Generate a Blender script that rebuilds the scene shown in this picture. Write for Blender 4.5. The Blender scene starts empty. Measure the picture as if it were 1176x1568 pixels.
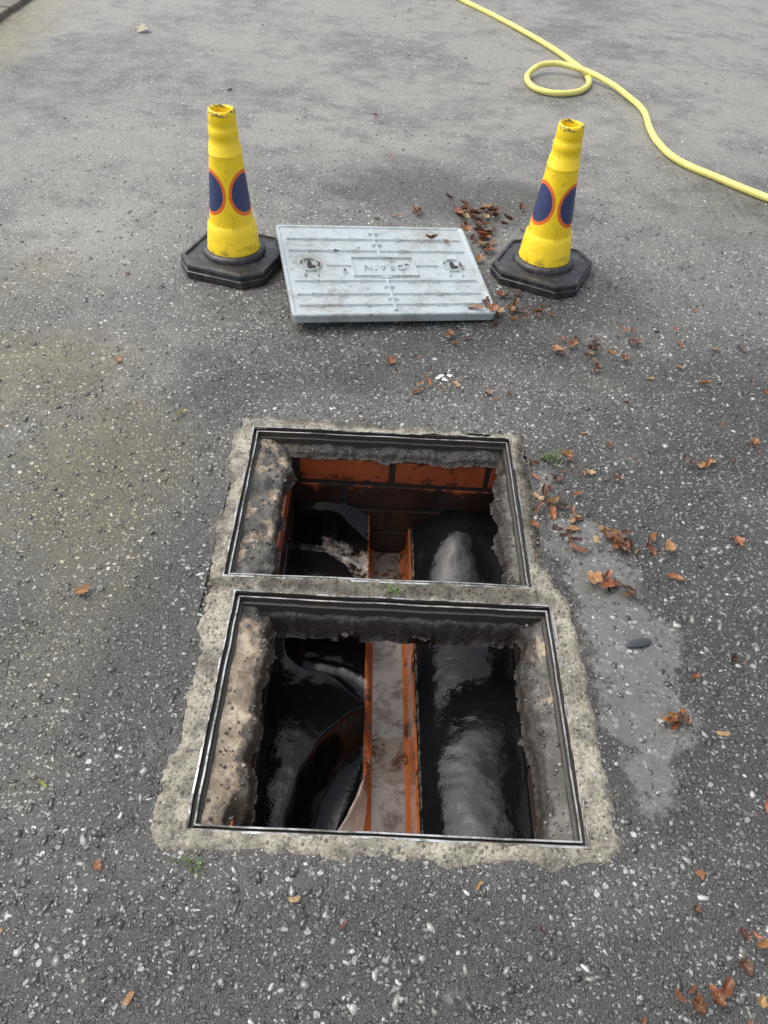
import bpy, bmesh, numpy as np, random
from math import *
from mathutils import Matrix, Vector
rng=np.random.default_rng(7); random.seed(7)
scene=bpy.context.scene

# ---------------------------------------------------------------- helpers
def link(o,parent=None):
    scene.collection.objects.link(o)
    if parent is not None: o.parent=parent
    return o
def mesh_obj(name,verts,faces,mat=None,parent=None,smooth=False,attrs=None,mats=None,midx=None):
    me=bpy.data.meshes.new(name)
    verts=np.asarray(verts,dtype=np.float64)
    if isinstance(faces,np.ndarray):
        k=faces.shape[1]; n=len(faces)
        me.vertices.add(len(verts)); me.vertices.foreach_set('co',verts.ravel())
        me.loops.add(n*k); me.loops.foreach_set('vertex_index',faces.ravel().astype(np.int32))
        me.polygons.add(n); me.polygons.foreach_set('loop_start',np.arange(0,n*k,k,dtype=np.int32))
        me.polygons.foreach_set('loop_total',np.full(n,k,dtype=np.int32))
        me.update(calc_edges=True); me.validate()
    else:
        me.from_pydata([tuple(v) for v in verts],[],[tuple(f) for f in faces]); me.update()
    if attrs:
        for an,(typ,data) in attrs.items():
            a=me.attributes.new(an,typ,'POINT'); data=np.asarray(data,dtype=np.float32)
            a.data.foreach_set('color' if typ=='FLOAT_COLOR' else 'value',data.ravel())
    if smooth: me.polygons.foreach_set('use_smooth',np.ones(len(me.polygons),dtype=bool))
    o=bpy.data.objects.new(name,me)
    for m in (mats or ([mat] if mat else [])): me.materials.append(m)
    if midx is not None: me.polygons.foreach_set('material_index',np.asarray(midx,dtype=np.int32))
    return link(o,parent)
def empty(name,loc=(0,0,0)):
    e=bpy.data.objects.new(name,None); e.location=loc; e.empty_display_size=.1
    return link(e)
_lat=rng.random((256,256))
def vnoise(x,y,s):
    x=np.asarray(x)*s+37.3; y=np.asarray(y)*s+11.7
    xi=np.floor(x).astype(int); yi=np.floor(y).astype(int); fx=x-xi; fy=y-yi
    fx=fx*fx*(3-2*fx); fy=fy*fy*(3-2*fy)
    g=lambda a,b:_lat[a%256,b%256]
    return (g(xi,yi)*(1-fx)+g(xi+1,yi)*fx)*(1-fy)+(g(xi,yi+1)*(1-fx)+g(xi+1,yi+1)*fx)*fy-.5
def fbm(x,y,s,o=4):
    r=0;a=1
    for i in range(o): r=r+a*vnoise(x+i*3.1,y-i*1.7,s); s*=2.03; a*=.5
    return r
def sstep(a,b,x):
    t=np.clip((x-a)/(b-a),0,1); return t*t*(3-2*t)

class NT:
    def __init__(s,name):
        s.m=bpy.data.materials.new(name); s.m.use_nodes=True; s.t=s.m.node_tree
        s.b=s.t.nodes['Principled BSDF']; s.co=s.n('ShaderNodeTexCoord').outputs['Object']
    def n(s,t,**k):
        x=s.t.nodes.new(t)
        for a,v in k.items(): setattr(x,a,v)
        return x
    def set(s,inp,v):
        if isinstance(v,bpy.types.NodeSocket): s.t.links.new(v,inp)
        elif isinstance(v,(tuple,list)) and len(v)==3 and inp.type=='RGBA': inp.default_value=(*v,1)
        else: inp.default_value=v
    def math(s,op,a,b=0.,c=0.,clamp=False):
        x=s.n('ShaderNodeMath',operation=op,use_clamp=clamp)
        s.set(x.inputs[0],a); s.set(x.inputs[1],b); s.set(x.inputs[2],c); return x.outputs[0]
    def mix(s,f,a,b,bt='MIX'):
        x=s.n('ShaderNodeMix',data_type='RGBA',blend_type=bt)
        s.set(x.inputs[0],f); s.set(x.inputs[6],a); s.set(x.inputs[7],b); return x.outputs[2]
    def ss(s,v,a,b):
        x=s.n('ShaderNodeMapRange',interpolation_type='SMOOTHSTEP')
        s.set(x.inputs[0],v); x.inputs[1].default_value=a; x.inputs[2].default_value=b; return x.outputs[0]
    def noise(s,sc,det=4,rough=.55,vec=None,col=False,dist=0.):
        x=s.n('ShaderNodeTexNoise'); s.set(x.inputs['Vector'],vec or s.co)
        x.inputs['Scale'].default_value=sc; x.inputs['Detail'].default_value=det; x.inputs['Roughness'].default_value=rough
        x.inputs['Distortion'].default_value=dist
        return x.outputs[1 if col else 0]
    def voro(s,sc,feature='F1',vec=None):
        x=s.n('ShaderNodeTexVoronoi',feature=feature); s.set(x.inputs['Vector'],vec or s.co); x.inputs['Scale'].default_value=sc
        return x
    def ramp(s,v,stops,interp='LINEAR'):
        x=s.n('ShaderNodeValToRGB'); s.set(x.inputs[0],v); e=x.color_ramp.elements; x.color_ramp.interpolation=interp
        while len(e)<len(stops): e.new(.5)
        for i,(p,c) in enumerate(stops): e[i].position=p; e[i].color=(*c,1) if len(c)==3 else c
        return x.outputs[0]
    def sep(s,c):
        x=s.n('ShaderNodeSeparateColor'); s.set(x.inputs[0],c); return x.outputs
    def attr(s,name): return s.n('ShaderNodeAttribute',attribute_name=name)
    def bump(s,h,st=.5,d=.01,nrm=None):
        x=s.n('ShaderNodeBump'); s.set(x.inputs['Height'],h); s.set(x.inputs['Strength'],st); x.inputs['Distance'].default_value=d
        if nrm: s.set(x.inputs['Normal'],nrm)
        s.t.links.new(x.outputs[0],s.b.inputs['Normal']); return x.outputs[0]
    def out(s,col=None,rough=None,metal=None,ior=None,coat=None):
        for k,v in (('Base Color',col),('Roughness',rough),('Metallic',metal),('IOR',ior),('Coat Weight',coat)):
            if v is not None: s.set(s.b.inputs[k],v)
        return s.m

# ---------------------------------------------------------------- materials
def m_asphalt():
    t=NT('asphalt'); a=t.sep(t.attr('mask').outputs['Color']); wet,pud,moss=a[0],a[1],a[2]
    lite=t.attr('lite').outputs['Fac']
    warp=t.noise(75,2,col=True)
    vm=t.n('ShaderNodeVectorMath',operation='MULTIPLY_ADD'); t.set(vm.inputs[0],warp); vm.inputs[1].default_value=(.014,.014,.014); t.set(vm.inputs[2],t.co)
    V1=t.voro(92,vec=vm.outputs[0]); V2=t.voro(200,vec=vm.outputs[0])
    r1=t.sep(V1.outputs['Color']); r2=t.sep(V2.outputs['Color'])
    m1=t.math('MULTIPLY',t.ss(V1.outputs['Distance'],.46,.34),t.ss(r1[0],.50,.52))
    m2=t.math('MULTIPLY',t.ss(V2.outputs['Distance'],.52,.38),t.ss(r2[0],.30,.32))
    c1=t.ramp(r1[1],[(0,(.042,.040,.037)),(.3,(.10,.097,.088)),(.6,(.19,.185,.165)),(.84,(.34,.33,.30)),(1,(.74,.73,.69))])
    c2=t.ramp(r2[1],[(0,(.030,.029,.027)),(.45,(.095,.092,.083)),(.8,(.25,.243,.218)),(1,(.64,.63,.58))])
    c3=t.ramp(t.noise(420,2,.6),[(.35,(.014,.0135,.013)),(.6,(.042,.041,.038)),(.75,(.16,.155,.14))])
    base=t.mix(m2,c3,c2); base=t.mix(m1,base,c1)
    n1=t.noise(1.4,6,.65); n2=t.noise(9,4,.65)
    pale_amt=t.math('MULTIPLY',lite,t.ss(t.math('ADD',n1,t.math('MULTIPLY',n2,.6)),.60,.92))
    pale_amt=t.math('ADD',t.math('MULTIPLY',pale_amt,.75),t.math('MULTIPLY',lite,.28),clamp=True)
    base=t.mix(t.math('MULTIPLY',pale_amt,.64),base,(.37,.355,.315))  # pale tint, stronger towards the far ground and in patches
    mn=t.ss(t.math('MULTIPLY',moss,t.math('ADD',t.noise(26,5,.7),t.math('MULTIPLY',t.noise(4,3),.6))),.25,.8)
    base=t.mix(t.math('MULTIPLY',mn,.7),base,t.mix(1,base,(.92,.82,.42),'MULTIPLY'))
    base=t.mix(t.math('MULTIPLY',mn,.22),base,(.11,.10,.045))
    wv=t.ss(t.math('ADD',wet,t.math('MULTIPLY',t.math('SUBTRACT',t.noise(6,6,.65),.5),1.3)),.25,.75)
    base=t.mix(t.math('MULTIPLY',wv,.85),base,t.mix(1,base,(.43,.44,.46),'MULTIPLY'))
    pv=t.ss(t.math('ADD',pud,t.math('MULTIPLY',t.math('SUBTRACT',t.noise(13,8,.75),.5),1.7)),.42,.74)
    halo=t.ss(pud,.08,.45); base=t.mix(t.math('MULTIPLY',halo,.4),base,t.mix(1,base,(.5,.5,.5),'MULTIPLY'))
    silt_sheen=t.mix(t.noise(14,5),(.085,.083,.077),(.20,.193,.175))  # silt colour, brightened to stand for the sky reflected in the puddle
    silt_sheen=t.mix(t.math('MULTIPLY',t.math('MAXIMUM',m1,t.math('MULTIPLY',m2,.6)),.5),silt_sheen,c1)
    base=t.mix(t.math('MULTIPLY',pv,.82),base,silt_sheen)
    h=t.math('ADD',m1,t.math('MULTIPLY',m2,.45))
    h=t.math('ADD',h,t.math('MULTIPLY',t.noise(260,3,.65),.9))
    h=t.math('MULTIPLY',h,t.math('SUBTRACT',1.,t.math('MULTIPLY',pv,.94)))
    t.bump(h,.9,.0045)
    rg=t.math('SUBTRACT',.50,t.math('MULTIPLY',wv,.36))
    rg=t.math('ADD',rg,t.math('MULTIPLY',t.math('SUBTRACT',r2[2],.5),.16))
    rg=t.math('MULTIPLY',rg,t.math('SUBTRACT',1.,t.math('MULTIPLY',pv,.9)))
    return t.out(base,rg,ior=1.7)
def m_chip():
    t=NT('stone_chips'); a=t.attr('tint').outputs['Fac']
    c=t.ramp(a,[(0,(.03,.03,.028)),(.4,(.085,.082,.075)),(.65,(.20,.195,.175)),(.85,(.44,.43,.40)),(1,(.80,.79,.76))])
    c=t.mix(t.math('MULTIPLY',t.noise(350,2),.6),c,(.06,.057,.05))
    return t.out(c,.22,ior=1.7)
def m_concrete():
    t=NT('weathered_concrete'); s=t.sep(t.attr('mask').outputs['Color']); edge,damp=s[0],s[1]
    n=t.noise(20,7,.75); f=t.noise(170,4,.75); v=t.voro(130)
    c=t.ramp(n,[(.3,(.10,.092,.072)),(.42,(.24,.22,.17)),(.54,(.43,.395,.31)),(.75,(.60,.55,.44))])
    c=t.mix(t.math('MULTIPLY',t.ss(f,.46,.64),.6),c,(.075,.07,.055))
    r=t.sep(v.outputs['Color']); st=t.math('MULTIPLY',t.ss(r[0],.5,.52),t.ss(v.outputs['Distance'],.45,.3))
    c=t.mix(t.math('MULTIPLY',st,.75),c,t.ramp(r[1],[(0,(.05,.047,.04)),(.6,(.22,.205,.17)),(1,(.62,.59,.52))]))
    moss=t.math('MULTIPLY',t.ss(t.noise(40,5,.75),.5,.62),t.ss(t.noise(6,3),.47,.62))
    c=t.mix(t.math('MULTIPLY',moss,.75),c,(.045,.042,.018))
    d=t.ss(t.math('ADD',damp,t.math('MULTIPLY',t.math('SUBTRACT',t.noise(11,7,.75),.5),2.0)),.3,.85)
    c=t.mix(t.math('MULTIPLY',d,.86),c,t.mix(1,c,(.25,.24,.225),'MULTIPLY'))
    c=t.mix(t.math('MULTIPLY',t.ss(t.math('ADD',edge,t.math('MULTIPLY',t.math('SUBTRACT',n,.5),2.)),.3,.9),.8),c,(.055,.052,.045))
    h=t.math('ADD',t.math('MULTIPLY',f,.8),t.math('ADD',n,t.math('MULTIPLY',st,.4)))
    t.bump(h,1.,.0065)
    return t.out(c,t.math('SUBTRACT',.5,t.math('MULTIPLY',d,.3)))
def m_haunch():
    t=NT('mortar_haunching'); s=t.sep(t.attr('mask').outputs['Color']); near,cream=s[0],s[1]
    n=t.noise(22,6,.65,dist=.6); f=t.noise(160,5,.7)
    grey=t.ramp(n,[(.3,(.04,.038,.034)),(.5,(.10,.094,.082)),(.7,(.20,.187,.165))])
    cr=t.ramp(t.noise(30,5,.6,dist=.5),[(.3,(.20,.145,.10)),(.5,(.37,.295,.21)),(.7,(.56,.47,.35))])
    k=t.ss(t.math('ADD',cream,t.math('MULTIPLY',t.math('SUBTRACT',t.noise(12,4,.6),.5),2.0)),.44,.56)
    c=t.mix(k,grey,cr)
    c=t.mix(t.math('MULTIPLY',t.ss(f,.5,.72),.6),c,(.05,.045,.04))
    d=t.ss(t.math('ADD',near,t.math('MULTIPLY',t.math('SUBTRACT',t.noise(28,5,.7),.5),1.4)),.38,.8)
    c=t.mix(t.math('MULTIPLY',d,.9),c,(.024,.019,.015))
    t.bump(t.math('ADD',t.math('MULTIPLY',n,1.),t.math('MULTIPLY',f,.5)),1.,.007)
    return t.out(c,t.math('SUBTRACT',.6,t.math('MULTIPLY',d,.38)))
def m_brick():
    t=NT('clay_brick'); tint=t.attr('tint').outputs['Fac']
    c=t.mix(tint,(.38,.09,.028),(.28,.065,.024))
    c=t.mix(t.math('MULTIPLY',t.ss(t.noise(90,5,.7),.45,.75),.5),c,(.14,.045,.02))
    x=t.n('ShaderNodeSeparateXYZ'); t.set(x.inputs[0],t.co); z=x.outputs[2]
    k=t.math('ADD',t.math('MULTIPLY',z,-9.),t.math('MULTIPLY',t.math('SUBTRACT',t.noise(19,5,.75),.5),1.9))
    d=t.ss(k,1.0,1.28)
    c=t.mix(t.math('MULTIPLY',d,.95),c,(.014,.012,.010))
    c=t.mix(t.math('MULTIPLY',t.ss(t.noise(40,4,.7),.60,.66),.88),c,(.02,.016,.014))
    t.bump(t.noise(180,4,.6),.5,.002)
    return t.out(c,.33)
def m_dark(name,col,rough=.6,b=.004,sc=60):
    t=NT(name); n=t.noise(sc,5,.65)
    c=t.mix(n,tuple(x*.5 for x in col),tuple(x*1.5 for x in col)); t.bump(n,.8,b)
    return t.out(c,rough)
def m_bench():
    t=NT('wet_benching'); s=t.sep(t.attr('mask').outputs['Color']); clay,pale,rim=s[0],s[1],s[2]
    n=t.noise(30,5,.6)
    blk=t.mix(n,(.0030,.0032,.0038),(.008,.008,.0085))
    orange=t.mix(t.noise(45,5,.7),(.26,.07,.02),(.44,.13,.04))
    orange=t.mix(t.math('MULTIPLY',t.ss(t.noise(25,5,.7),.50,.64),.9),orange,(.03,.017,.011))
    pc=t.mix(t.noise(50,5,.7),(.30,.18,.11),(.80,.73,.65))
    kc=t.ss(t.math('ADD',clay,t.math('MULTIPLY',t.math('SUBTRACT',t.noise(60,4,.7),.5),.4)),.42,.55)
    c=t.mix(kc,blk,orange)
    kp=t.ss(t.math('ADD',pale,t.math('MULTIPLY',t.math('SUBTRACT',t.noise(40,4,.7),.5),.9)),.4,.65)
    c=t.mix(kp,c,pc)
    kr=t.ss(t.math('ADD',rim,t.math('MULTIPLY',t.math('SUBTRACT',t.noise(45,4,.7),.5),1.0)),.45,.75)
    c=t.mix(t.math('MULTIPLY',kr,.8),c,(.15,.13,.105))
    h=t.math('ADD',t.math('MULTIPLY',n,.13),t.math('ADD',t.math('MULTIPLY',t.noise(85,2,.5),.11),t.math('MULTIPLY',t.noise(240,2,.5),.06)))
    t.bump(h,.5,.006)
    rg=t.ramp(t.noise(26,4,.6),[(.35,(.05,)*3),(.7,(.13,)*3)])
    return t.out(c,rg,ior=1.34)
def m_water():
    t=NT('drain_water'); n=t.noise(45,2,.5,dist=1.)
    k=t.ss(t.noise(20,7,.7,dist=.3),.46,.62)
    c=t.mix(k,(.17,.145,.125),(.06,.026,.013))  # grey base colour stands in for part of the sky reflection
    t.bump(n,.15,.004)
    return t.out(c,t.math('ADD',.03,t.math('MULTIPLY',k,.12)),ior=1.6)
def m_galv(name,dirt=.5,base=(.42,.48,.5),metal=.35,lo=.62,hi=.82,stain=(.15,.125,.09)):
    t=NT(name)
    n=t.noise(9,7,.75,dist=.3); f=t.noise(60,5,.7)
    c=t.mix(f,tuple(x*.7 for x in base),tuple(min(1,x*1.2) for x in base))
    v=t.voro(70); c=t.mix(t.math('MULTIPLY',t.sep(v.outputs['Color'])[0],.15),c,(.25,.28,.29))
    d=t.math('MULTIPLY',t.ss(t.math('ADD',n,t.math('MULTIPLY',f,.35)),lo,hi),dirt)
    c=t.mix(d,c,stain)
    sp=t.ss(t.noise(60,3,.8),.63,.69); c=t.mix(t.math('MULTIPLY',sp,.65),c,(.09,.055,.03))
    t.bump(t.math('ADD',f,n),.35,.003)
    return t.out(c,t.math('ADD',.3,t.math('MULTIPLY',d,.4)),metal)
def m_cone():
    t=NT('cone_yellow_plastic'); sd=t.attr('sd').outputs['Fac']; zz=t.attr('hz').outputs['Fac']
    n=t.noise(25,5,.65); f=t.noise(120,4,.7)
    c=t.mix(n,(.87,.58,.010),(.94,.71,.02))
    g=t.math('MULTIPLY',t.ss(t.math('ADD',n,t.math('MULTIPLY',f,.5)),.76,.94),.55)
    c=t.mix(g,c,(.38,.24,.03))
    scr=t.ss(t.noise(200,3,.8),.67,.71); c=t.mix(t.math('MULTIPLY',scr,.5),c,(.12,.08,.03))
    wob=t.math('ADD',sd,t.math('MULTIPLY',t.math('SUBTRACT',t.noise(140,2),.5),.002))
    c=t.mix(t.ss(wob,.0550,.0540),c,(.74,.15,.02))
    blue=t.mix(t.noise(60,4,.7),(.018,.028,.085),(.04,.058,.16))
    c=t.mix(t.ss(wob,.0460,.0450),c,blue)
    top=t.math('MULTIPLY',t.ss(zz,.424,.432),t.ss(t.noise(90,3,.6),.50,.57))
    c=t.mix(t.math('MULTIPLY',top,.85),c,(.03,.028,.02))
    lo=t.math('MULTIPLY',t.ss(zz,.12,.06),t.ss(t.noise(40,5,.7),.48,.68)); c=t.mix(t.math('MULTIPLY',lo,.75),c,(.13,.09,.02))
    t.bump(f,.15,.002)
    return t.out(c,.4)
def m_rubber():
    t=NT('black_rubber'); n=t.noise(30,6,.7)
    c=t.mix(t.ss(n,.45,.75),(.016,.016,.019),(.09,.087,.078)); t.bump(t.noise(140,4,.6),.5,.003)
    return t.out(c,t.ramp(t.noise(18,3),[(.35,(.2,)*3),(.65,(.5,)*3)]))
def m_hose():
    t=NT('yellow_hose'); n=t.noise(12,5,.6)
    c=t.mix(n,(.58,.53,.12),(.80,.74,.25)); c=t.mix(t.math('MULTIPLY',t.ss(t.noise(70,4,.8),.55,.7),.4),c,(.2,.18,.08)); return t.out(c,.45)
def m_leaf():
    t=NT('dead_leaf'); a=t.attr('col').outputs['Color']
    n=t.noise(90,4,.6); c=t.mix(t.math('MULTIPLY',n,.8),a,t.mix(1,a,(.3,.26,.24),'MULTIPLY'))
    t.bump(t.noise(160,3),.5,.002); return t.out(c,.32)
def m_simple(name,c1,c2,sc=60,rough=.5):
    t=NT(name); n=t.noise(sc,4); t.bump(n,.3,.002); return t.out(t.mix(n,c1,c2),rough)

M_asph=m_asphalt(); M_chip=m_chip(); M_conc=m_concrete(); M_haun=m_haunch(); M_brick=m_brick()
M_mort=m_dark('dark_mortar',(.025,.021,.018)); M_beam=m_dark('stained_concrete',(.085,.058,.040),.38,.006,35)
M_bench=m_bench(); M_water=m_water(); M_frame=m_galv('frame_steel',.95,(.50,.52,.53),.35,.54,.80,(.085,.075,.062)); M_groove=m_dark('frame_groove_dirt',(.040,.036,.030),.4,.002,120)
M_cover=m_galv('galvanised_cover',.72,(.50,.56,.57),.3,.62,.88,(.21,.185,.14)); M_black=m_dark('shadow_gap',(.02,.018,.016),.5)
M_cone=m_cone(); M_rub=m_rubber(); M_hose=m_hose(); M_leaf=m_leaf()
M_grass=m_simple('grass_blade',(.07,.14,.02),(.16,.26,.05)); M_slate=m_simple('slate',(.03,.035,.04),(.06,.065,.07),80,.3)
M_kerb=m_simple('kerb_stone',(.07,.06,.045),(.22,.2,.165),14,.8); M_soil=m_simple('verge_soil',(.04,.03,.018),(.12,.10,.06),18,.9)
M_white=m_simple('white_chip',(.60,.61,.59),(.85,.85,.83),40,.3)

# ---------------------------------------------------------------- geometry constants (metres)
FR=[(0,.225,0.,.6,.45),(-.0307,.714,.011,.6,.45)]
def to_fr(f,x,y):
    cx,cy,a,w,h=f; dx=x-cx; dy=y-cy
    return cos(a)*dx+sin(a)*dy, -sin(a)*dx+cos(a)*dy
def in_fr(f,x,y,m=0.):
    u,v=to_fr(f,x,y); return (np.abs(u)<f[3]/2+m)&(np.abs(v)<f[4]/2+m)
def grid(xs,ys):
    X,Y=np.meshgrid(xs,ys); ny,nx=X.shape
    i=np.arange(nx*ny).reshape(ny,nx)
    F=np.stack([i[:-1,:-1],i[:-1,1:],i[1:,1:],i[1:,:-1]],-1).reshape(-1,4)
    return X.ravel(),Y.ravel(),F
def compact(V,F,attrs):
    used=np.unique(F); mp=-np.ones(len(V),dtype=int); mp[used]=np.arange(len(used))
    return V[used],mp[F],{k:(t,np.asarray(d)[used]) for k,(t,d) in attrs.items()}

# ---------------------------------------------------------------- ground
def blobs(X,Y,lst):
    r=np.zeros_like(X)
    for x,y,rx,ry,a in lst: r=np.maximum(r,a*np.exp(-(((X-x)/rx)**2+((Y-y)/ry)**2)))
    return r
far_l=[-60,-30,-15,-8,-5,-3.5]; far_r=[4.2,6,9,15,30,60]
xs=np.array(far_l+list(np.arange(-2.6,3.41,.02))+far_r)
ys=np.array([-60,-30,-15,-6,-3,-1.5]+list(np.arange(-.8,6.41,.02))+[8,11,16,25,40,60])
X,Y,F=grid(xs,ys)
Z=.006*fbm(X,Y,1.3,3)*sstep(.05,.8,np.maximum(np.abs(X)-.4,0)+np.maximum(np.maximum(-Y-.05,Y-1.0),0))
PUD=[(.375,.64,.10,.07,1.15),(.41,.53,.10,.1,1.15),(.44,.38,.11,.13,1.2),(.44,.24,.10,.11,1.1),(.42,.12,.07,.09,.85),(.06,-.11,.16,.06,.50),(.10,-.18,.14,.06,.45),(-.385,.12,.03,.10,.55),
  (-.25,1.12,.14,.07,.55),(.34,.80,.05,.09,.8),(.12,1.2,.12,.05,.5),(.7,.15,.14,.08,.42),(-.385,.66,.02,.2,.6),(.62,.42,.12,.07,.42),(-.55,-.05,.12,.05,.4)]
wet=blobs(X,Y,[(.55,.45,.4,.7,1.),(.3,2.25,.35,.22,1.),(.05,2.35,.4,.25,.85),(-.42,.3,.16,.5,.8),(.9,1.0,.45,.5,.8),(0,-.2,.9,.2,.85),(-.1,1.2,.45,.16,.65),
  (.2,1.35,.5,.18,.8),(.5,1.6,.35,.25,.75),(-.45,1.05,.2,.3,.6),(1.1,.5,.5,.6,.85),(-.5,1.7,.3,.2,.45),(1.2,2.4,.5,.5,.5),(-1.6,3.2,.5,.8,.5),(.45,1.55,.25,.2,.8),(-.8,.3,.3,.25,.75),(-.8,.0,.3,.3,.75)])
pud=blobs(X,Y,PUD)
moss=blobs(X,Y,[(-.65,.75,.3,.4,1.),(-1.1,1.5,.4,.5,.6),(-.9,1.1,.4,.3,.9),(-.55,.1,.15,.2,.5),(-2,3.5,.3,2,.9),(.55,1.2,.25,.1,.5),(.9,1.9,.3,.3,.35),(-.5,.5,.15,.3,.7),(-.6,.3,.2,.3,.7)])
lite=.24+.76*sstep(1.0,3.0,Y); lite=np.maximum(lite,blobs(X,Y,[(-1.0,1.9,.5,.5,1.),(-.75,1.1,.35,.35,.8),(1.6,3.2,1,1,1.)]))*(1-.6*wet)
cx=X[F].mean(1); cy=Y[F].mean(1)
hole=((cx>-.325)&(cx<.318)&(cy>-.018)&(cy<.475))|((cx>-.355)&(cx<.292)&(cy>=.40)&(cy<.965))
V=np.stack([X,Y,Z],1); col=np.stack([wet,pud,moss,np.ones_like(X)],1)
V,F2,at=compact(V,F[~hole],{'mask':('FLOAT_COLOR',col),'lite':('FLOAT',lite)})
ground=mesh_obj('asphalt_driveway',V,F2,M_asph,smooth=True,attrs=at)

poly=np.array([(-.360,-.015),(-.328,-.038),(-.1,-.032),(.0,-.035),(.2,-.030),(.338,-.030),(.354,.02),(.350,.16),(.347,.30),(.338,.46),(.315,.505),(.301,.56),(.296,.80),(.293,.965),(.15,.97),(-.05,.982),(-.25,.984),(-.380,.980),(-.374,.83),(-.362,.54),(-.354,.46),(-.352,.31),(-.355,.12)])
def sdf_poly(x,y,P):
    d=np.full(x.shape,1e9); ins=np.zeros(x.shape,bool); n=len(P)
    for i in range(n):
        a=P[i]; b=P[(i+1)%n]; e=b-a; wx=x-a[0]; wy=y-a[1]
        t=np.clip((wx*e[0]+wy*e[1])/(e@e),0,1); d=np.minimum(d,np.hypot(wx-t*e[0],wy-t*e[1]))
        c=((a[1]>y)!=(b[1]>y))
        with np.errstate(all='ignore'): xi=(b[0]-a[0])*(y-a[1])/(b[1]-a[1]+1e-12)+a[0]
        ins^=c&(x<xi)
    return np.where(ins,-d,d)
def surr_sd(x,y): return sdf_poly(x,y,poly)+.022*fbm(x,y,15,5)+.009*fbm(x,y,55,3)

def ico():
    bm=bmesh.new(); bmesh.ops.create_icosphere(bm,subdivisions=1,radius=1.); v=np.array([x.co[:] for x in bm.verts]); f=np.array([[q.index for q in p.verts] for p in bm.faces]); bm.free(); return v,f
iv,iff=ico()
def chips(name,n,region,smin,smax,zoff,dens=None,parent=None,p0=1.3,p1=2.0,sink=.35):
    x0,x1,y0,y1=region; px=rng.uniform(x0,x1,n*3); py=rng.uniform(y0,y1,n*3)
    sd=surr_sd(px,py); keep=sd>-.006
    keep&=~in_fr(FR[0],px,py,.012)&~in_fr(FR[1],px,py,.012)
    if dens is not None: keep&=rng.random(len(px))<dens(px,py)
    px=px[keep][:n]; py=py[keep][:n]; n=len(px)
    s=rng.uniform(smin,smax,n)*rng.choice([.5,.9,1.45],n,p=[.50,.37,.13])
    a=rng.uniform(0,2*pi,n); ax=rng.uniform(.8,1.7,n); az=rng.uniform(.3,.55,n)
    vv=iv[None]*(1+rng.uniform(-.42,.42,(n,len(iv),1)))
    lx=vv[:,:,0]*(s*ax)[:,None]; ly=vv[:,:,1]*(s/ax)[:,None]; lz=vv[:,:,2]*(s*az)[:,None]
    tx=rng.uniform(-.35,.35,n)[:,None]; lz=lz+lx*tx
    wx=lx*np.cos(a)[:,None]-ly*np.sin(a)[:,None]+px[:,None]; wy=lx*np.sin(a)[:,None]+ly*np.cos(a)[:,None]+py[:,None]
    wz=lz+zoff-(s*az*sink)[:,None]
    gz=(.006*fbm(px,py,1.3,3)*sstep(.05,.8,np.maximum(np.abs(px)-.4,0)+np.maximum(np.maximum(-py-.05,py-1.0),0)))[:,None]
    V=np.stack([wx,wy,wz+gz],-1).reshape(-1,3); F=(iff[None]+(np.arange(n)*len(iv))[:,None,None]).reshape(-1,3)
    tint=rng.beta(p0,p1,n)
    return mesh_obj(name,V,F,M_chip,parent=parent,attrs={'tint':('FLOAT',np.repeat(tint,len(iv)))})
def dens_n(px,py):
    lf=1-.5*sstep(-.35,-.6,px)*sstep(-.1,.4,py)
    return np.clip(1.-sstep(.3,3.0,py),.06,1)*(1-.8*np.clip(blobs(px,py,PUD)*1.3-.35,0,1))*(.45+1.1*np.clip(fbm(px,py,5,3)+.5,0,1))*lf
chips('exposed_aggregate',38000,(-1.5,1.7,-.32,3.0),.0025,.0056,.0002,dens_n,ground)

# ---------------------------------------------------------------- concrete surround
xs=np.arange(-.44,.43,.004); ys=np.arange(-.10,1.05,.004); X,Y,F=grid(xs,ys)
sd=surr_sd(X,Y)
Z=.006-.015*sstep(-.020,.008,sd)+.0060*fbm(X,Y,32,5)+.002*fbm(X,Y,6,2)
cx=X[F].mean(1); cy=Y[F].mean(1); sdc=sd[F].mean(1)
keep=(sdc<.016)&~in_fr(FR[0],cx,cy,-.002)&~in_fr(FR[1],cx,cy,-.002)
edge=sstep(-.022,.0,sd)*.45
damp=np.clip(blobs(X,Y,[(0,.47,.5,.03,.85),(-.37,.6,.05,.3,.5),(.3,.75,.05,.25,.85),(-.1,.97,.3,.03,.7),(-.33,0,.1,.1,.3),(-.35,.3,.04,.2,.35)])+.12-.3*blobs(X,Y,[(.34,.25,.03,.25,1.),(.1,-.03,.2,.03,.8)]),0,1)
V,F2,at=compact(np.stack([X,Y,Z],1),F[keep],{'mask':('FLOAT_COLOR',np.stack([edge,damp,0*X,0*X+1],1))})
mesh_obj('concrete_surround',V,F2,M_conc,smooth=True,attrs=at)

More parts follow.
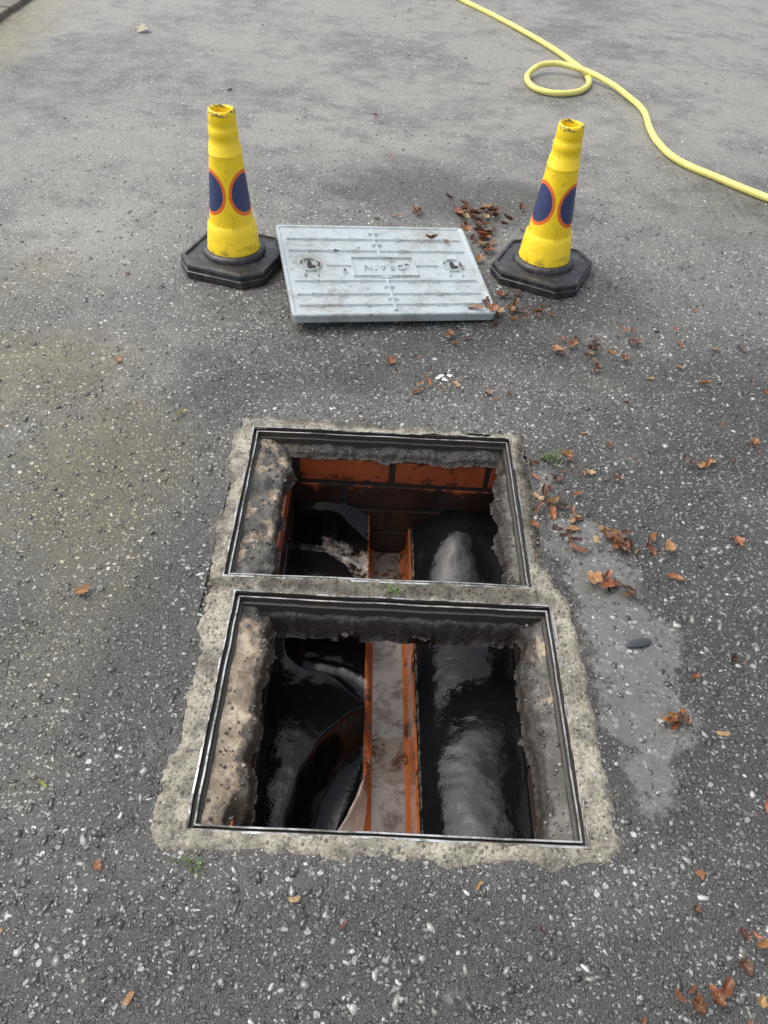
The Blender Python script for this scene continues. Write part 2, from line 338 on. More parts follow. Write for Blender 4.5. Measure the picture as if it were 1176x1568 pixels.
# ---------------------------------------------------------------- frames
prof=[(-.003,-.02,0),(-.002,.006,0),(.0014,.0065,0),(.0018,-.005,1),(.0075,-.005,1),(.0080,.001,0),(.0108,.001,0),(.0112,-.012,1),(.016,-.013,1),(.016,-.045,1)]
for i,f in enumerate(FR):
    cxx,cyy,a,w,h=f; V=[];F=[];mi=[]
    N=40
    for (o,z,m) in prof:
        for s in range(4*N):
            k,t=divmod(s,N); t/=N; hw=w/2-o; hh=h/2-o
            C=[(-hw,-hh),(hw,-hh),(hw,hh),(-hw,hh)]; A=C[k];B=C[(k+1)%4]; u=A[0]+(B[0]-A[0])*t; v=A[1]+(B[1]-A[1])*t
            x=cxx+cos(a)*u-sin(a)*v; y=cyy+sin(a)*u+cos(a)*v
            V.append((x+.0016*float(vnoise(x,y,25)),y+.0016*float(vnoise(y,x,25)),z+.0025*float(vnoise(x,y,12))))
    n4=4*N
    for j in range(len(prof)-1):
        for s in range(n4):
            F.append((j*n4+s,j*n4+(s+1)%n4,(j+1)*n4+(s+1)%n4,(j+1)*n4+s)); mi.append(1 if (prof[j][2] or prof[j+1][2]) else 0)
    mesh_obj('manhole_frame' if i==0 else 'manhole_frame.001',V,F,mats=[M_frame,M_groove],midx=mi)

# ---------------------------------------------------------------- chamber
ch=empty('drain_inspection_chamber',(0,0,0))
WL,WR,WN,WF=-.243,.268,-.005,.902
op=[(-.236,.252,.012,.432),(-.247,.240,.512,.899)]
xs=np.arange(-.34,.315,.003); ys=np.arange(-.003,.945,.003); X,Y,F=grid(xs,ys)
def opsd(X,Y):
    r=np.full(X.shape,1e9)
    for (a,b,c,d) in op:
        q=np.maximum(np.maximum(a-X,X-b),np.maximum(c-Y,Y-d)); r=np.minimum(r,q)
    return r
def bm_(Y): return sstep(.395,.425,Y)*sstep(.55,.52,Y)
def haun_sd(X,Y):
    k=(1-.6*sstep(.86,.90,Y))*(1-.75*bm_(Y))
    return opsd(X,Y)+.020*fbm(X,Y,16,4)*k+.007*fbm(X,Y,60,3)*(1-.5*bm_(Y))+.004-.012*sstep(.84,.89,Y)
def haun_z(X,Y,sd): return -.015-.018*sstep(.05,0,sd)+.010*fbm(X,Y,22,4)+.005*fbm(X,Y,70,3)
sd=haun_sd(X,Y)
zb=haun_z(X,Y,sd)
beam=(Y>.415)&(Y<.525)
drop=np.where(beam,.06,.03)*(1-.5*sstep(.86,.89,Y))
pit=blobs(X,Y,[(-.235,.035,.02,.025,1.)])
Z=zb-drop*sstep(0,-.008,sd)-.04*pit
cx=X[F].mean(1);cy=Y[F].mean(1);sdc=sd[F].mean(1)
keep=(sdc>-.010)&(in_fr(FR[0],cx,cy,-.0115)|in_fr(FR[1],cx,cy,-.0115)|((cy>.40)&(cy<.53)&(cx>-.3)&(cx<.28)))
mid=~(in_fr(FR[0],X,Y,-.014)|in_fr(FR[1],X,Y,-.014)); Z=np.where(mid,np.minimum(Z,-.020),Z)
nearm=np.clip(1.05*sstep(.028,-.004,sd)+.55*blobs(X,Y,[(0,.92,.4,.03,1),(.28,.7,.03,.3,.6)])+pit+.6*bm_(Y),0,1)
cream=np.clip(.62*(X<-.2)+.55*((X<-.2)&(Y<.45))*1+.25*((X>.2)&(Y<.45)),0,1)*np.where(Y>.45,.75,.85)*(1-bm_(Y))
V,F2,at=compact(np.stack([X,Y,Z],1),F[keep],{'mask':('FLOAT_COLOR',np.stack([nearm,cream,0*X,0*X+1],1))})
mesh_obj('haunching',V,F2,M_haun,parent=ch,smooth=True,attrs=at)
def box_arrays(x0,x1,y0,y1,z0,z1,b=.003,j=.0):
    bm=bmesh.new(); bmesh.ops.create_cube(bm,size=1.)
    for v in bm.verts: v.co=((x0+x1)/2+v.co.x*(x1-x0),(y0+y1)/2+v.co.y*(y1-y0),(z0+z1)/2+v.co.z*(z1-z0))
    bmesh.ops.bevel(bm,geom=bm.edges[:],offset=b,segments=2,affect='EDGES',profile=.6)
    v=np.array([q.co[:] for q in bm.verts]); bm.verts.index_update(); f=[[q.index for q in p.verts] for p in bm.faces]; bm.free()
    return v,f
BV=[];BF=[];BT=[];off=0
def brick(x0,x1,y0,y1,z0,z1):
    global off
    v,f=box_arrays(x0,x1,y0,y1,z0,z1,.003); v=v+rng.uniform(-.0015,.0015,3); BV.append(v); BF.extend([[q+off for q in p] for p in f]); BT.append(np.full(len(v),rng.random())); off+=len(v)
ztop=-.056
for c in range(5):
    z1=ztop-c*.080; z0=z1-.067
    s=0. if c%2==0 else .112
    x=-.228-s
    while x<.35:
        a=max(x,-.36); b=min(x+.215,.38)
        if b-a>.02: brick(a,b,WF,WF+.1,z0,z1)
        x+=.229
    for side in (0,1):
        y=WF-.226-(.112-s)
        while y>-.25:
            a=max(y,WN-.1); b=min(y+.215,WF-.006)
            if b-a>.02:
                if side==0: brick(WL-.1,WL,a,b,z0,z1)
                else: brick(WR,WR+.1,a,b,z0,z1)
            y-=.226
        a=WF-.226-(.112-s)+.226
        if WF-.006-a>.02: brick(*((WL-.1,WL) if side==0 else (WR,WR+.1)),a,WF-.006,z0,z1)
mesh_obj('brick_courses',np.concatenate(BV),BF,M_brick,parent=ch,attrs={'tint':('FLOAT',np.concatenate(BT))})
def quadbox(name,x0,x1,y0,y1,z0,z1,mat,b=.004,parent=ch):
    v,f=box_arrays(x0,x1,y0,y1,z0,z1,b); return mesh_obj(name,v,f,mat,parent=parent)
quadbox('mortar_rear',-.40,.42,WF+.004,WF+.12,-.46,-.048,M_mort)
quadbox('mortar_side_a',WL-.12,WL-.004,WN-.1,WF+.002,-.46,-.052,M_mort)
quadbox('mortar_side_b',WR+.004,WR+.12,WN-.1,WF+.002,-.46,-.052,M_mort)
quadbox('front_wall',-.36,.38,WN-.12,WN,-.46,-.030,M_mort)
xs=np.linspace(-.30,.31,150); prof_b=[(.4385,-.036),(.437,-.06),(.438,-.075),(.440,-.092),(.450,-.100),(.475,-.101),(.495,-.100),(.503,-.09),(.505,-.06),(.505,-.036)]
V=[];F=[]
for (yy,zz) in prof_b:
    for x in xs: V.append((x,yy+.005*float(fbm(x,zz*5+yy,14,3)),zz+.005*float(fbm(x,zz*9+3,11,3))))
nx=len(xs)
for j in range(len(prof_b)-1):
    for i in range(nx-1): F.append((j*nx+i,(j+1)*nx+i,(j+1)*nx+i+1,j*nx+i+1))
mesh_obj('cross_beam',V,F,M_beam,parent=ch,smooth=True)

# benching + channels
xs=np.arange(WL-.01,WR+.012,.0026); ys=np.arange(WN-.01,WF+.012,.0026); X,Y,F=grid(xs,ys)
XC=lambda Y:.021-.026*Y
xc=XC(Y); hw=.047
tr=np.clip((X-(xc+hw))/(WR-hw),0,1); tl=np.clip(((xc-hw)-X)/((.03-hw)-WL),0,1)
zR=-.290+.070*(1-(1-tr)**3.6)+.006*tr+.038*blobs(X,Y,[(.16,.82,.095,.10,1.)])-.014*blobs(X,Y,[(.16,.58,.12,.10,1.)])
zL=-.262+.022*(1-(1-tl)**2.2)
zL=zL+.012*blobs(X,Y,[(-.14,.68,.08,.07,1.)])+.06*blobs(X,Y,[(-.15,.925,.13,.05,1.)])
Z=np.where(X>xc,zR,zL)+.0034*fbm(X,Y,9,3)+.0008*fbm(X,Y,50,2)
def pdist(X,Y,P):
    d=np.full(X.shape,1e9)
    for a,b in zip(P[:-1],P[1:]):
        a=np.array(a);b=np.array(b);e=b-a;wx=X-a[0];wy=Y-a[1];t=np.clip((wx*e[0]+wy*e[1])/(e@e),0,1)
        d=np.minimum(d,np.hypot(wx-t*e[0],wy-t*e[1]))
    return d
br=[([(-.30,.835),(-.14,.83),(-.07,.79),(-.01,.70)],.043,-.330),
    ([(-.155,.515),(-.11,.51),(-.07,.49),(-.02,.45)],.058,-.36),
    ([(-.03,.30),(-.065,.255),(-.092,.20),(-.105,.14),(-.11,.05)],.060,-.372)]
pale=np.zeros_like(X); rim=np.zeros_like(X)
for k,(P,r,inv) in enumerate(br):
    d=pdist(X,Y,P)+.005*fbm(X,Y,20,3)
    t=np.clip(d/r,0,1); zc=inv+r*(1-np.sqrt(1-t**2))*.9
    zz=zc+(Z-zc)*sstep(r-.001,r+.012,d)
    Z=np.where((d<r+.012)&(X<xc),np.minimum(Z,zz),Z)
    side=(d<r)&(X<xc)
    if k==0: pale=np.maximum(pale,np.where(side,.5,0)*sstep(-.23,-.16,X))
    rr=sstep(r-.002,r+.004,d)*sstep(r+.014,r+.007,d)*(Y<np.array([.80,.49,.0])[k])*(X<-.02)*(X>-.2)
    rim=np.maximum(rim,rr*([.6,.9,.3][k]))  # broken bench edges, painted paler where they catch light
xl=np.interp(Y,[.0,.09,.115,.14,.17,.22,.29],[-.13,-.125,-.105,-.080,-.062,-.045,-.027])+.004*fbm(X,Y,30,3)
edge_m=xc-hw+.012; tt=np.clip((edge_m-X)/(edge_m-xl+1e-6),0,1)
fl=(X<=edge_m)&(X>=xl)&(Y<.30)
Z=np.where(fl,-.372+.062*tt**1.3,Z)
offl=(X<xl)&(X>xl-.016)&(Y<.30)&(Y>.04); Z=np.where(offl,np.maximum(Z,-.31-(xl-X)*4),Z)
pale=np.maximum(pale,np.where(fl,.95*sstep(.1,.45,tt)*sstep(.28,.19,Y),0)); pale=np.maximum(pale,np.where(offl&(X>xl-.008)&(Y<.24),.85,0))  # clay lip painted whitish for the sky its wet face reflects
dm=np.abs(X-xc); t=np.clip(dm/hw,0,1)
zch=-.39+.050*(1-np.sqrt(np.clip(1-t**2,0,1)))
zm=zch+(np.maximum(Z,-.36)-zch)*sstep(hw-.002,hw+.004,dm)
Z=np.where((dm<hw-.001),np.minimum(Z,zch),np.where((dm<hw+.006)&~fl,np.minimum(Z,zm),Z))
clay=sstep(hw+.010,hw+.003,dm)
clay=np.maximum(clay,np.where(fl,.8,0))
rim=np.maximum(rim,.6*sstep(hw+.018,hw+.011,dm)*sstep(hw+.004,hw+.009,dm)*(X>xc))
V=np.stack([X,Y,Z],1)
mesh_obj('benching',V,F,M_bench,parent=ch,smooth=True,attrs={'mask':('FLOAT_COLOR',np.stack([clay,pale,rim,0*X+1],1))})
ysw=np.linspace(WN,WF,80); V=[];F=[]
for y in ysw:
    c=XC(y); V+= [(c-.050,y,-.374),(c-.02,y,-.374),(c+.02,y,-.374),(c+.043,y,-.374)]
for j in range(79):
    for i in range(3): F.append((4*j+i,4*j+i+1,4*j+i+5,4*j+i+4))
mesh_obj('drain_water',V,F,M_water,parent=ch,smooth=True)
n=2200
px=rng.uniform(-.33,.30,n);py=rng.uniform(.0,.94,n); s0=haun_sd(px,py)
ok=(s0>.0)&(in_fr(FR[0],px,py,-.02)|in_fr(FR[1],px,py,-.02)); px=px[ok];py=py[ok]; s0=s0[ok]; n=len(px)
s=rng.uniform(.0012,.0042,n)
vv=iv[None]*(1+rng.uniform(-.35,.35,(n,12,1)))*s[:,None,None]; pz=haun_z(px,py,s0)
V=(vv+np.stack([px,py,pz],-1)[:,None]).reshape(-1,3); F=(iff[None]+(np.arange(n)*12)[:,None,None]).reshape(-1,3)
mesh_obj('mortar_crumbs',V,F,M_chip,parent=ch,attrs={'tint':('FLOAT',np.repeat(rng.random(n)**2*.75,12))})

# ---------------------------------------------------------------- lifted cover
TL=np.array([-.392,1.827,.075]);TR=np.array([.195,1.928,.052]);BR=np.array([.273,1.455,.034]);BL=np.array([-.287,1.344,.056])
CN=np.cross(TR-BL,TL-BR); CN/=np.linalg.norm(CN)
if CN[2]<0: CN=-CN
def cp(u,v,h=0.):
    p=(TL*(1-u)+TR*u)*(1-v)+(BL*(1-u)+BR*u)*v
    return p+CN*h
cov=empty('manhole_cover',(0,0,0))
CV=[];CF=[]
def cadd(v,f):
    o=len(CV); CV.extend([cp(*q) for q in v]); CF.extend([[i+o for i in p] for p in f])
def rrect(ins,r,n=6):
    ru=r/.59; rv=r/.485; iu=ins/.59; ivv=ins/.485; pts=[]
    for cx_,cy_,a0 in [(1-iu-ru,1-ivv-rv,0),(iu+ru,1-ivv-rv,90),(iu+ru,ivv+rv,180),(1-iu-ru,ivv+rv,270)]:
        for k in range(n+1):
            a=radians(a0+90*k/n); pts.append((cx_+ru*cos(a),cy_+rv*sin(a)))
    return pts
lv=[(0.010,.012,-.030),(.003,.014,-.026),(0,.015,-.004),(.002,.014,0),(.010,.008,0),(.0125,.008,-.0035)]
rings=[[(u,v,h) for u,v in rrect(i,r)] for i,r,h in lv]; n=len(rings[0]); v=[q for R_ in rings for q in R_]; f=[]
for j in range(len(rings)-1):
    for i in range(n): f.append((j*n+i,j*n+(i+1)%n,(j+1)*n+(i+1)%n,(j+1)*n+i))
f.append(tuple(range((len(rings)-1)*n,len(rings)*n))); f.append(tuple(range(n))[::-1])
cadd(v,f)
def ridge(u0,v0,u1,v1,w=.005,hh=.0048,b=-.004):
    du=(u1-u0)*.59; dv=(v1-v0)*.485; L=hypot(du,dv); px_,py_=-dv/L,du/L
    def P(u,v,s,h): return (u+px_*s/.59,v+py_*s/.485,h)
    v=[P(u0,v0,-w,b),P(u0,v0,w,b),P(u1,v1,w,b),P(u1,v1,-w,b),P(u0,v0,-w*.45,b+hh),P(u0,v0,w*.45,b+hh),P(u1,v1,w*.45,b+hh),P(u1,v1,-w*.45,b+hh)]
    cadd(v,[(4,5,6,7),(0,1,5,4),(1,2,6,5),(2,3,7,6),(3,0,4,7)])
HL=(.17,.31,.65,.79,.90)
for vv_ in HL:
    ridge(.045,vv_,.955,vv_,.006,.006)
ridge(.215,.48,.345,.48,.006,.006); ridge(.665,.48,.785,.48,.006,.006)
ridge(.5,.04,.5,.39,.006,.0066); ridge(.5,.605,.5,.96,.006,.0066)
for vv_ in HL:
    for uu in (.14,.26,.38,.62,.74,.86): ridge(uu-.016,vv_,uu+.016,vv_,.011,.0085)
for q in (.10,.24,.38,.62,.72,.845): ridge(.475,q,.525,q,.007,.0076)
ridge(.345,.395,.665,.395,.004,.0072);ridge(.345,.60,.665,.60,.004,.0072);ridge(.345,.395,.345,.60,.004,.0074);ridge(.665,.395,.665,.60,.004,.0074)
for uc in (.135,.865):
    r1,r2=.036,.029; N=28; v=[]
    for r,h in ((r1,-.004),(r1-.002,.003),(r2,.003),(r2-.001,-.004)):
        for k in range(N): a=2*pi*k/N; v.append((uc+r*cos(a)/.59,.475+r*sin(a)/.485,h))
    f=[(j*N+i,j*N+(i+1)%N,(j+1)*N+(i+1)%N,(j+1)*N+i) for j in range(3) for i in range(N)]
    cadd(v,f)
    ridge(uc-.032,.35,uc-.032,.60,.003,.007); ridge(uc+.032,.35,uc+.032,.60,.003,.007)
cu=bpy.data.curves.new('t','FONT'); cu.body='DRAIN'; cu.size=1; cu.extrude=.05; cu.align_x='CENTER'; cu.align_y='CENTER'; cu.space_character=1.25
to=bpy.data.objects.new('t',cu); scene.collection.objects.link(to); dg=bpy.context.evaluated_depsgraph_get()
tm=bpy.data.meshes.new_from_object(to.evaluated_get(dg))
v=[(.505-q.co.x*.036/.59, .4975+q.co.y*.040/.485, -.0045+(q.co.z+.05)*.065) for q in tm.vertices]
cadd(v,[list(p.vertices) for p in tm.polygons]); bpy.data.objects.remove(to)
body=mesh_obj('cover_plate',CV,CF,M_cover,parent=cov)
SV=[];SF=[]
for uc in (.135,.865):
    pts=[]
    for k in range(20):
        a=2*pi*k/20; pts.append(cp(uc+.008*cos(a)/.59,.475+.025*sin(a)/.485,-.0028))
    o=len(SV); SV+=pts; SF.append(tuple(range(o,o+20)))
    pts=[]
    for k in range(16):
        a=2*pi*k/16; pts.append(cp(uc+.006/.59+(.015*cos(a))/.59,.49+.009*sin(a)/.485,-.0022))
    o=len(SV); SV+=pts; SF.append(tuple(range(o,o+16)))
mesh_obj('key_slots',SV,SF,M_black,parent=cov)
v,f=box_arrays(-.30,-.18,1.52,1.60,0,.028,.004); mesh_obj('packing_block',v,f,M_kerb,parent=cov)

# ---------------------------------------------------------------- cones
def cone(name,loc,rotz,st0,seed):
    e=empty(name,loc); e.rotation_euler=(0,0,rotz)
    yb=[(.0785,.054),(.0770,.062),(.0762,.068),(.0755,.070),(.0740,.092),(.0728,.094),(.0715,.114),(.0705,.116),(.0690,.132),(.0645,.136),(.063,.140)]
    for z in np.linspace(.145,.325,30): yb.append((.0625-(z-.145)*.098,z))
    yb+=[(.0462,.329),(.0452,.330),(.0425,.352),(.0408,.354),(.0390,.372),(.0402,.375),(.0395,.392),(.0380,.394),(.0365,.405),(.0375,.408),(.0360,.430),(.0345,.437),(.0320,.4395),(.0290,.4390),(.0270,.434),(.0260,.35)]
    N=96; V=[];sd=[];hz=[]
    for r,z in yb:
        for k in range(N):
            a=2*pi*k/N; V.append((r*cos(a),r*sin(a),z+ (.0012*sin(2*a+seed) if z>.425 else 0)))
            m=9
            for q in range(3):
                da=(a-st0-q*2*pi/3+pi)%(2*pi)-pi; m=min(m,hypot(da*.0555,(z-.229)*.87))
            sd.append(m if r>.028 else 9); hz.append(z)
    F=[(j*N+i,j*N+(i+1)%N,(j+1)*N+(i+1)%N,(j+1)*N+i) for j in range(len(yb)-1) for i in range(N)]
    mesh_obj('cone_body',V,F,M_cone,parent=e,smooth=True,attrs={'sd':('FLOAT',sd),'hz':('FLOAT',hz)})
    N=48; V=[]; bp=[(.094,.040),(.093,.050),(.089,.056),(.0800,.060),(.074,.058)]
    for r,z in bp:
        for k in range(N): a=2*pi*k/N; V.append((r*cos(a),r*sin(a),z))
    F=[(j*N+i,j*N+(i+1)%N,(j+1)*N+(i+1)%N,(j+1)*N+i) for j in range(len(bp)-1) for i in range(N)]
    mesh_obj('collar',V,F,M_rub,parent=e,smooth=True)
    def octo(s,c,z):
        p=[(-s+c,-s),(s-c,-s),(s,-s+c),(s,s-c),(s-c,s),(-s+c,s),(-s,s-c),(-s,-s+c)]
        return [(x,y,z) for x,y in p]
    lv=[(.128,.046,0),(.136,.050,.004),(.1365,.050,.022),(.1335,.050,.024),(.1335,.050,.036),(.131,.049,.041),(.122,.046,.043),(.120,.045,.038),(.105,.036,.040),(.06,.02,.045)]
    V=[q for s,c,z in lv for q in octo(s,c,z)]
    F=[(j*8+i,j*8+(i+1)%8,(j+1)*8+(i+1)%8,(j+1)*8+i) for j in range(len(lv)-1) for i in range(8)]
    F.append(tuple(range(8))[::-1]); F.append(tuple(range((len(lv)-1)*8,len(lv)*8)))
    mesh_obj('base',V,F,M_rub,parent=e)
    return e
cone('traffic_cone',(-.500,1.708,0),radians(-17),radians(-90+17-54),1)
cone('traffic_cone.001',(.436,1.760,0),radians(-25),radians(-90+25-66),2)

# ---------------------------------------------------------------- hose
H=[(-.05,6.4),(.12,5.7),(.32,5.19),(.53,4.78),(.75,4.29),(.855,3.98),(.90,3.75),(.87,3.58),(.77,3.47),(.66,3.47),(.595,3.58),(.62,3.73),(.72,3.82),(.85,3.77),(.98,3.63),(1.05,3.47),(1.08,3.30),(1.06,3.05),(1.06,2.90),(1.10,2.72),(1.22,2.56),(1.36,2.40),(1.60,2.20),(1.95,1.98),(2.5,1.75),(3.2,1.6)]
cu=bpy.data.curves.new('hose_curve','CURVE'); cu.dimensions='3D'; cu.bevel_depth=.0135; cu.bevel_resolution=6; cu.resolution_u=14
sp=cu.splines.new('BEZIER'); sp.bezier_points.add(len(H)-1)
for i,(x,y) in enumerate(H):
    p=sp.bezier_points[i]; z=.0145+(.026 if i in (12,13) else 0)+(.012 if i in(11,14) else 0); p.co=(x,y,z); p.handle_left_type=p.handle_right_type='AUTO'
ho=bpy.data.objects.new('tmp',cu); scene.collection.objects.link(ho); dg=bpy.context.evaluated_depsgraph_get()
hm=bpy.data.meshes.new_from_object(ho.evaluated_get(dg)); bpy.data.objects.remove(ho); hm.materials.clear(); hm.materials.append(M_hose)
hm.polygons.foreach_set('use_smooth',np.ones(len(hm.polygons),dtype=bool))
link(bpy.data.objects.new('garden_hose',hm))

# ---------------------------------------------------------------- leaves
LV=[];LF=[];LC=[]
pal=[(.28,.11,.035),(.19,.072,.028),(.12,.05,.026),(.37,.19,.07),(.09,.042,.028),(.42,.28,.13),(.29,.095,.034),(.07,.037,.025),(.18,.085,.042)]
def leaf(x,y,s,c=None,z=.004):
    a0=random.uniform(0,2*pi); n=22; lob=random.choice([5,3,1,1,1]); cup=random.uniform(-.1,.5)*s; tw=random.uniform(-.3,.3)
    asp=random.uniform(.45,.95); o=len(LV); fold=random.uniform(0,.6); sh=random.uniform(-.4,.4)
    for j,rr in enumerate((0.,.5,1.)):
        for k in range(n if j else 1):
            a=2*pi*k/n
            if lob>1: R=s*(.6+.4*abs(cos(a*lob/2))**.8)*random.uniform(.82,1.12)
            else: R=s*(.72+.28*cos(2*a))*random.uniform(.88,1.08)
            R*=rr; lx=R*cos(a); ly=R*sin(a)*asp+sh*lx*lx/s
            lz=cup*rr**2+fold*abs(ly)*.8+tw*lx+random.uniform(-.09,.09)*s*rr
            LV.append((x+lx*cos(a0)-ly*sin(a0),y+lx*sin(a0)+ly*cos(a0),max(z+lz,.0025)))
            LC.append((*c,1))
    for k in range(n):
        LF.append((o,o+1+k,o+1+(k+1)%n)); LF.append((o+1+k,o+1+n+k,o+1+n+(k+1)%n,o+1+(k+1)%n))
pos=[(-8,207),(6,214),(17,226),(27,212),(32,220),(27,188),(28,197),(-4,260),(-77,325),(-12,305),(52,132),(49,139),(66,138),(78,139),(66,122),(52,124),(15,133),(-2,123),(23,112),(28,112),(15,115),(5,111),(86,98),(71,89),(44,84),(40,88),(50,94),(33,74),(37,66),(31,75),(46,65),(47,62),(53,61),(42,50),(56,54),(72,65),(48,21),(46,49),(36,81),(54,31),(-13,-9),(-6,-12),(13,-6),(50,-11),(41,-18),(44,-19),(44,-8),(-58,43),(-71,117),(41,204),(80,121),(40,152),(26,154),(36,72),(38,69),(34,78),(44,66),(70,88),(73,90),(85,97),(49,-15),(46,-3),(60,8),(56,20),(62,35)]
for x,y in pos:
    s=random.uniform(.010,.018)*(1 if y>0 else .7); leaf(x/100,y/100,s,random.choice(pal))
def cluster(x,y,rx,ry,n,s0=.014,s1=.027):
    for i in range(n): leaf(x+random.gauss(0,rx),y+random.gauss(0,ry),random.uniform(s0,s1),random.choice(pal),z=.004+random.random()*.014)
cluster(.28,2.14,.06,.07,28,.014,.028); cluster(.265,1.94,.018,.08,20,.016,.028); cluster(.06,2.13,.04,.03,4); cluster(.51,1.33,.05,.04,15,.010,.022); cluster(.465,.63,.035,.014,12,.012,.022); cluster(.34,.70,.025,.06,13,.010,.020)
cluster(.30,1.50,.02,.05,8,.012,.022); cluster(.43,-.185,.02,.010,7,.008,.014); cluster(.36,1.5,.05,.05,8,.008,.018); cluster(.42,.51,.016,.018,6,.012,.020)
cluster(.70,1.38,.1,.06,8,.010,.018); cluster(.485,.22,.018,.010,5,.010,.017); cluster(.1,1.16,.05,.03,8,.006,.014); cluster(.5,-.13,.03,.04,6,.006,.012); cluster(.72,.89,.03,.015,4,.012,.018); cluster(.16,1.36,.03,.02,4,.012,.018)
cluster(.45,.85,.06,.05,6,.008,.016)
for i in range(380):
    x=random.uniform(-1.6,2.4); y=random.uniform(-.3,5.5)
    if -.4<x<.36 and -.05<y<1.02: continue
    if x<0 and random.random()<.6: continue
    leaf(x,y,random.uniform(.003,.009),random.choice(pal))
leaf(-.51,.97,.015,(.5,.45,.22)); leaf(-1.36,4.09,.04,(.6,.58,.4)); leaf(-.53,.06,.009,(.35,.36,.08))
mesh_obj('fallen_leaves',LV,LF,M_leaf,attrs={'col':('FLOAT_COLOR',LC)})
LV.clear();LF.clear();LC.clear()
for (u,v,s) in [(.80,.17,.02),(.88,.2,.018),(.90,.95,.024),(.96,.9,.026),(.98,.97,.022),(.55,.42,.010),(.3,.55,.010),(.90,.5,.012),(.18,.50,.01),(.28,.34,.01),(.62,.5,.009),(.12,.8,.007),(.4,.3,.007),(.5,.2,.006),(.7,.7,.006)]:
    p=cp(u,v,.004); leaf(p[0],p[1],s,random.choice(pal[:5]),z=p[2])
mesh_obj('leaves_on_cover',LV,LF,M_leaf,attrs={'col':('FLOAT_COLOR',LC)},parent=cov)
LV.clear();LF.clear();LC.clear()

# ---------------------------------------------------------------- grass tufts, slate, white chips
def tuft(name,x,y,z,n,h,sp):
    V=[];F=[]
    for i in range(n):
        a=random.uniform(0,2*pi); bx=x+random.gauss(0,sp); by=y+random.gauss(0,sp*.6); L=h*random.uniform(.5,1.); w=.0013; ln=random.uniform(.3,1.0)
        px_,py_=-sin(a)*w,cos(a)*w; o=len(V)
        for j in range(4):
            t=j/3; cx_=bx+cos(a)*L*ln*t*t; cy_=by+sin(a)*L*ln*t*t; cz=z+L*(t-.35*ln*t*t); k=1-t*.9
            V+=[(cx_-px_*k,cy_-py_*k,cz),(cx_+px_*k,cy_+py_*k,cz)]
        for j in range(3): F.append((o+2*j,o+2*j+1,o+2*j+3,o+2*j+2))
    mesh_obj(name,V,F,M_grass)
tuft('grass_tuft',0,.468,.004,26,.022,.007); tuft('grass_tuft.001',.355,.88,.0,46,.028,.012); tuft('grass_tuft.002',-.28,-.048,.0,24,.02,.012)
bm=bmesh.new(); bmesh.ops.create_uvsphere(bm,u_segments=24,v_segments=10,radius=1)
for v in bm.verts:
    v.co=Vector((v.co.x*.026*(1+.1*sin(5*v.co.x)),v.co.y*.0095,v.co.z*.004)); v.co=Matrix.Rotation(radians(15),3,'Z')@v.co+Vector((.455,.378,.004))
me=bpy.data.meshes.new('slate_fragment'); bm.to_mesh(me); bm.free(); me.materials.append(M_slate); link(bpy.data.objects.new('slate_fragment',me))
V=[];F=[]
for i in range(6):
    px_,py_=.12+random.gauss(0,.013),1.17+random.gauss(0,.008); o=len(V); n=9; r=random.uniform(.004,.010)
    V.append((px_,py_,.006))
    for k in range(n): a=2*pi*k/n; q=r*random.uniform(.6,1.2); V.append((px_+q*cos(a),py_+q*sin(a),.003))
    F+=[(o,o+1+k,o+1+(k+1)%n) for k in range(n)]
mesh_obj('white_chips',V,F,M_white,smooth=True)  # small flat white chips lying on the asphalt

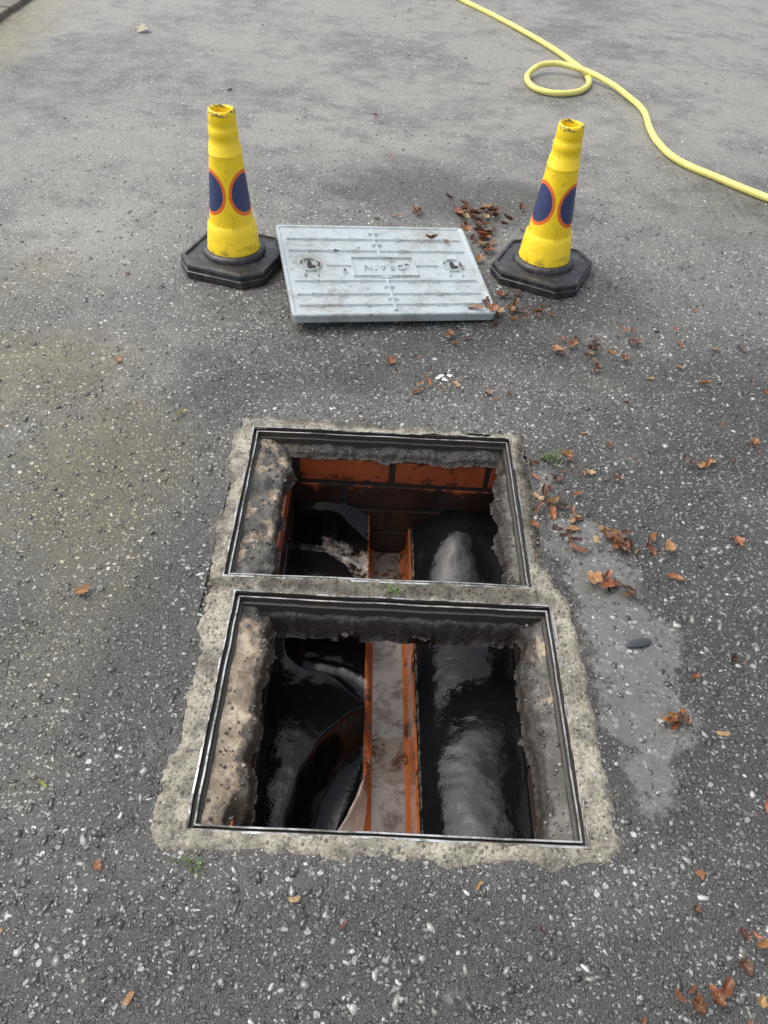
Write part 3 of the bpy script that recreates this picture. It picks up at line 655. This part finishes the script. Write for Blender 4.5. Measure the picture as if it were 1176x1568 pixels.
# ---------------------------------------------------------------- kerb + verge
KV=[];KF=[];o=0
y=1.5
while y<14:
    L=.9+random.random()*.03; v,f=box_arrays(-2.23+random.uniform(-.008,.008),-2.10+random.uniform(-.006,.006),y,y+L,-.05,.03,.012)
    KV.append(v);KF.extend([[q+o for q in p] for p in f]); o+=len(v); y+=L+.012
mesh_obj('kerb_edging',np.concatenate(KV),KF,M_kerb)
xs=np.linspace(-3.6,-2.21,40); ys=np.linspace(1.5,14,200); X,Y,F=grid(xs,ys)
mesh_obj('verge_soil',np.stack([X,Y,.02+.03*fbm(X,Y,5,4)],1),F,M_soil,smooth=True)

# ---------------------------------------------------------------- camera
q=[-0.0539,-0.456,1.1573,0.7926,-0.0718,0.0265]
p_,r_,y_=q[3:]
fwd=np.array([sin(y_)*cos(p_),cos(y_)*cos(p_),-sin(p_)]); right=np.array([cos(y_),-sin(y_),0.]); down=np.cross(fwd,right)
R=cos(r_)*right+sin(r_)*down; D=-sin(r_)*right+cos(r_)*down
cam=bpy.data.cameras.new('camera'); co=bpy.data.objects.new('camera',cam); link(co)
cam.sensor_fit='HORIZONTAL'; cam.sensor_width=36; cam.lens=36*1178/1176; cam.clip_start=.02; cam.clip_end=300
M=Matrix(((R[0],-D[0],-fwd[0],q[0]),(R[1],-D[1],-fwd[1],q[1]),(R[2],-D[2],-fwd[2],q[2]),(0,0,0,1))); co.matrix_world=M
scene.camera=co
# ---------------------------------------------------------------- light
w=bpy.data.worlds.new('World'); scene.world=w; w.use_nodes=True; nt=w.node_tree; bg=nt.nodes['Background']
sky=nt.nodes.new('ShaderNodeTexSky'); sky.sky_type='NISHITA'; sky.sun_disc=False; sky.sun_elevation=radians(58); sky.sun_rotation=radians(-75); sky.dust_density=4; sky.air_density=1.
hs=nt.nodes.new('ShaderNodeHueSaturation'); hs.inputs['Saturation'].default_value=.38; hs.inputs['Value'].default_value=1.7
nt.links.new(sky.outputs[0],hs.inputs['Color']); nt.links.new(hs.outputs[0],bg.inputs[0]); bg.inputs[1].default_value=.15
sl=bpy.data.lights.new('sun','SUN'); sl.energy=1.4; sl.angle=radians(60); sl.color=(1,.96,.9)
so=bpy.data.objects.new('sun',sl); link(so)
el,az=radians(58),radians(-75)
dirv=Vector((sin(az)*cos(el),cos(az)*cos(el),sin(el))); so.rotation_euler=dirv.to_track_quat('Z','Y').to_euler(); so.location=dirv*10
scene.view_settings.view_transform='Standard'; scene.view_settings.look='None'; scene.view_settings.exposure=0
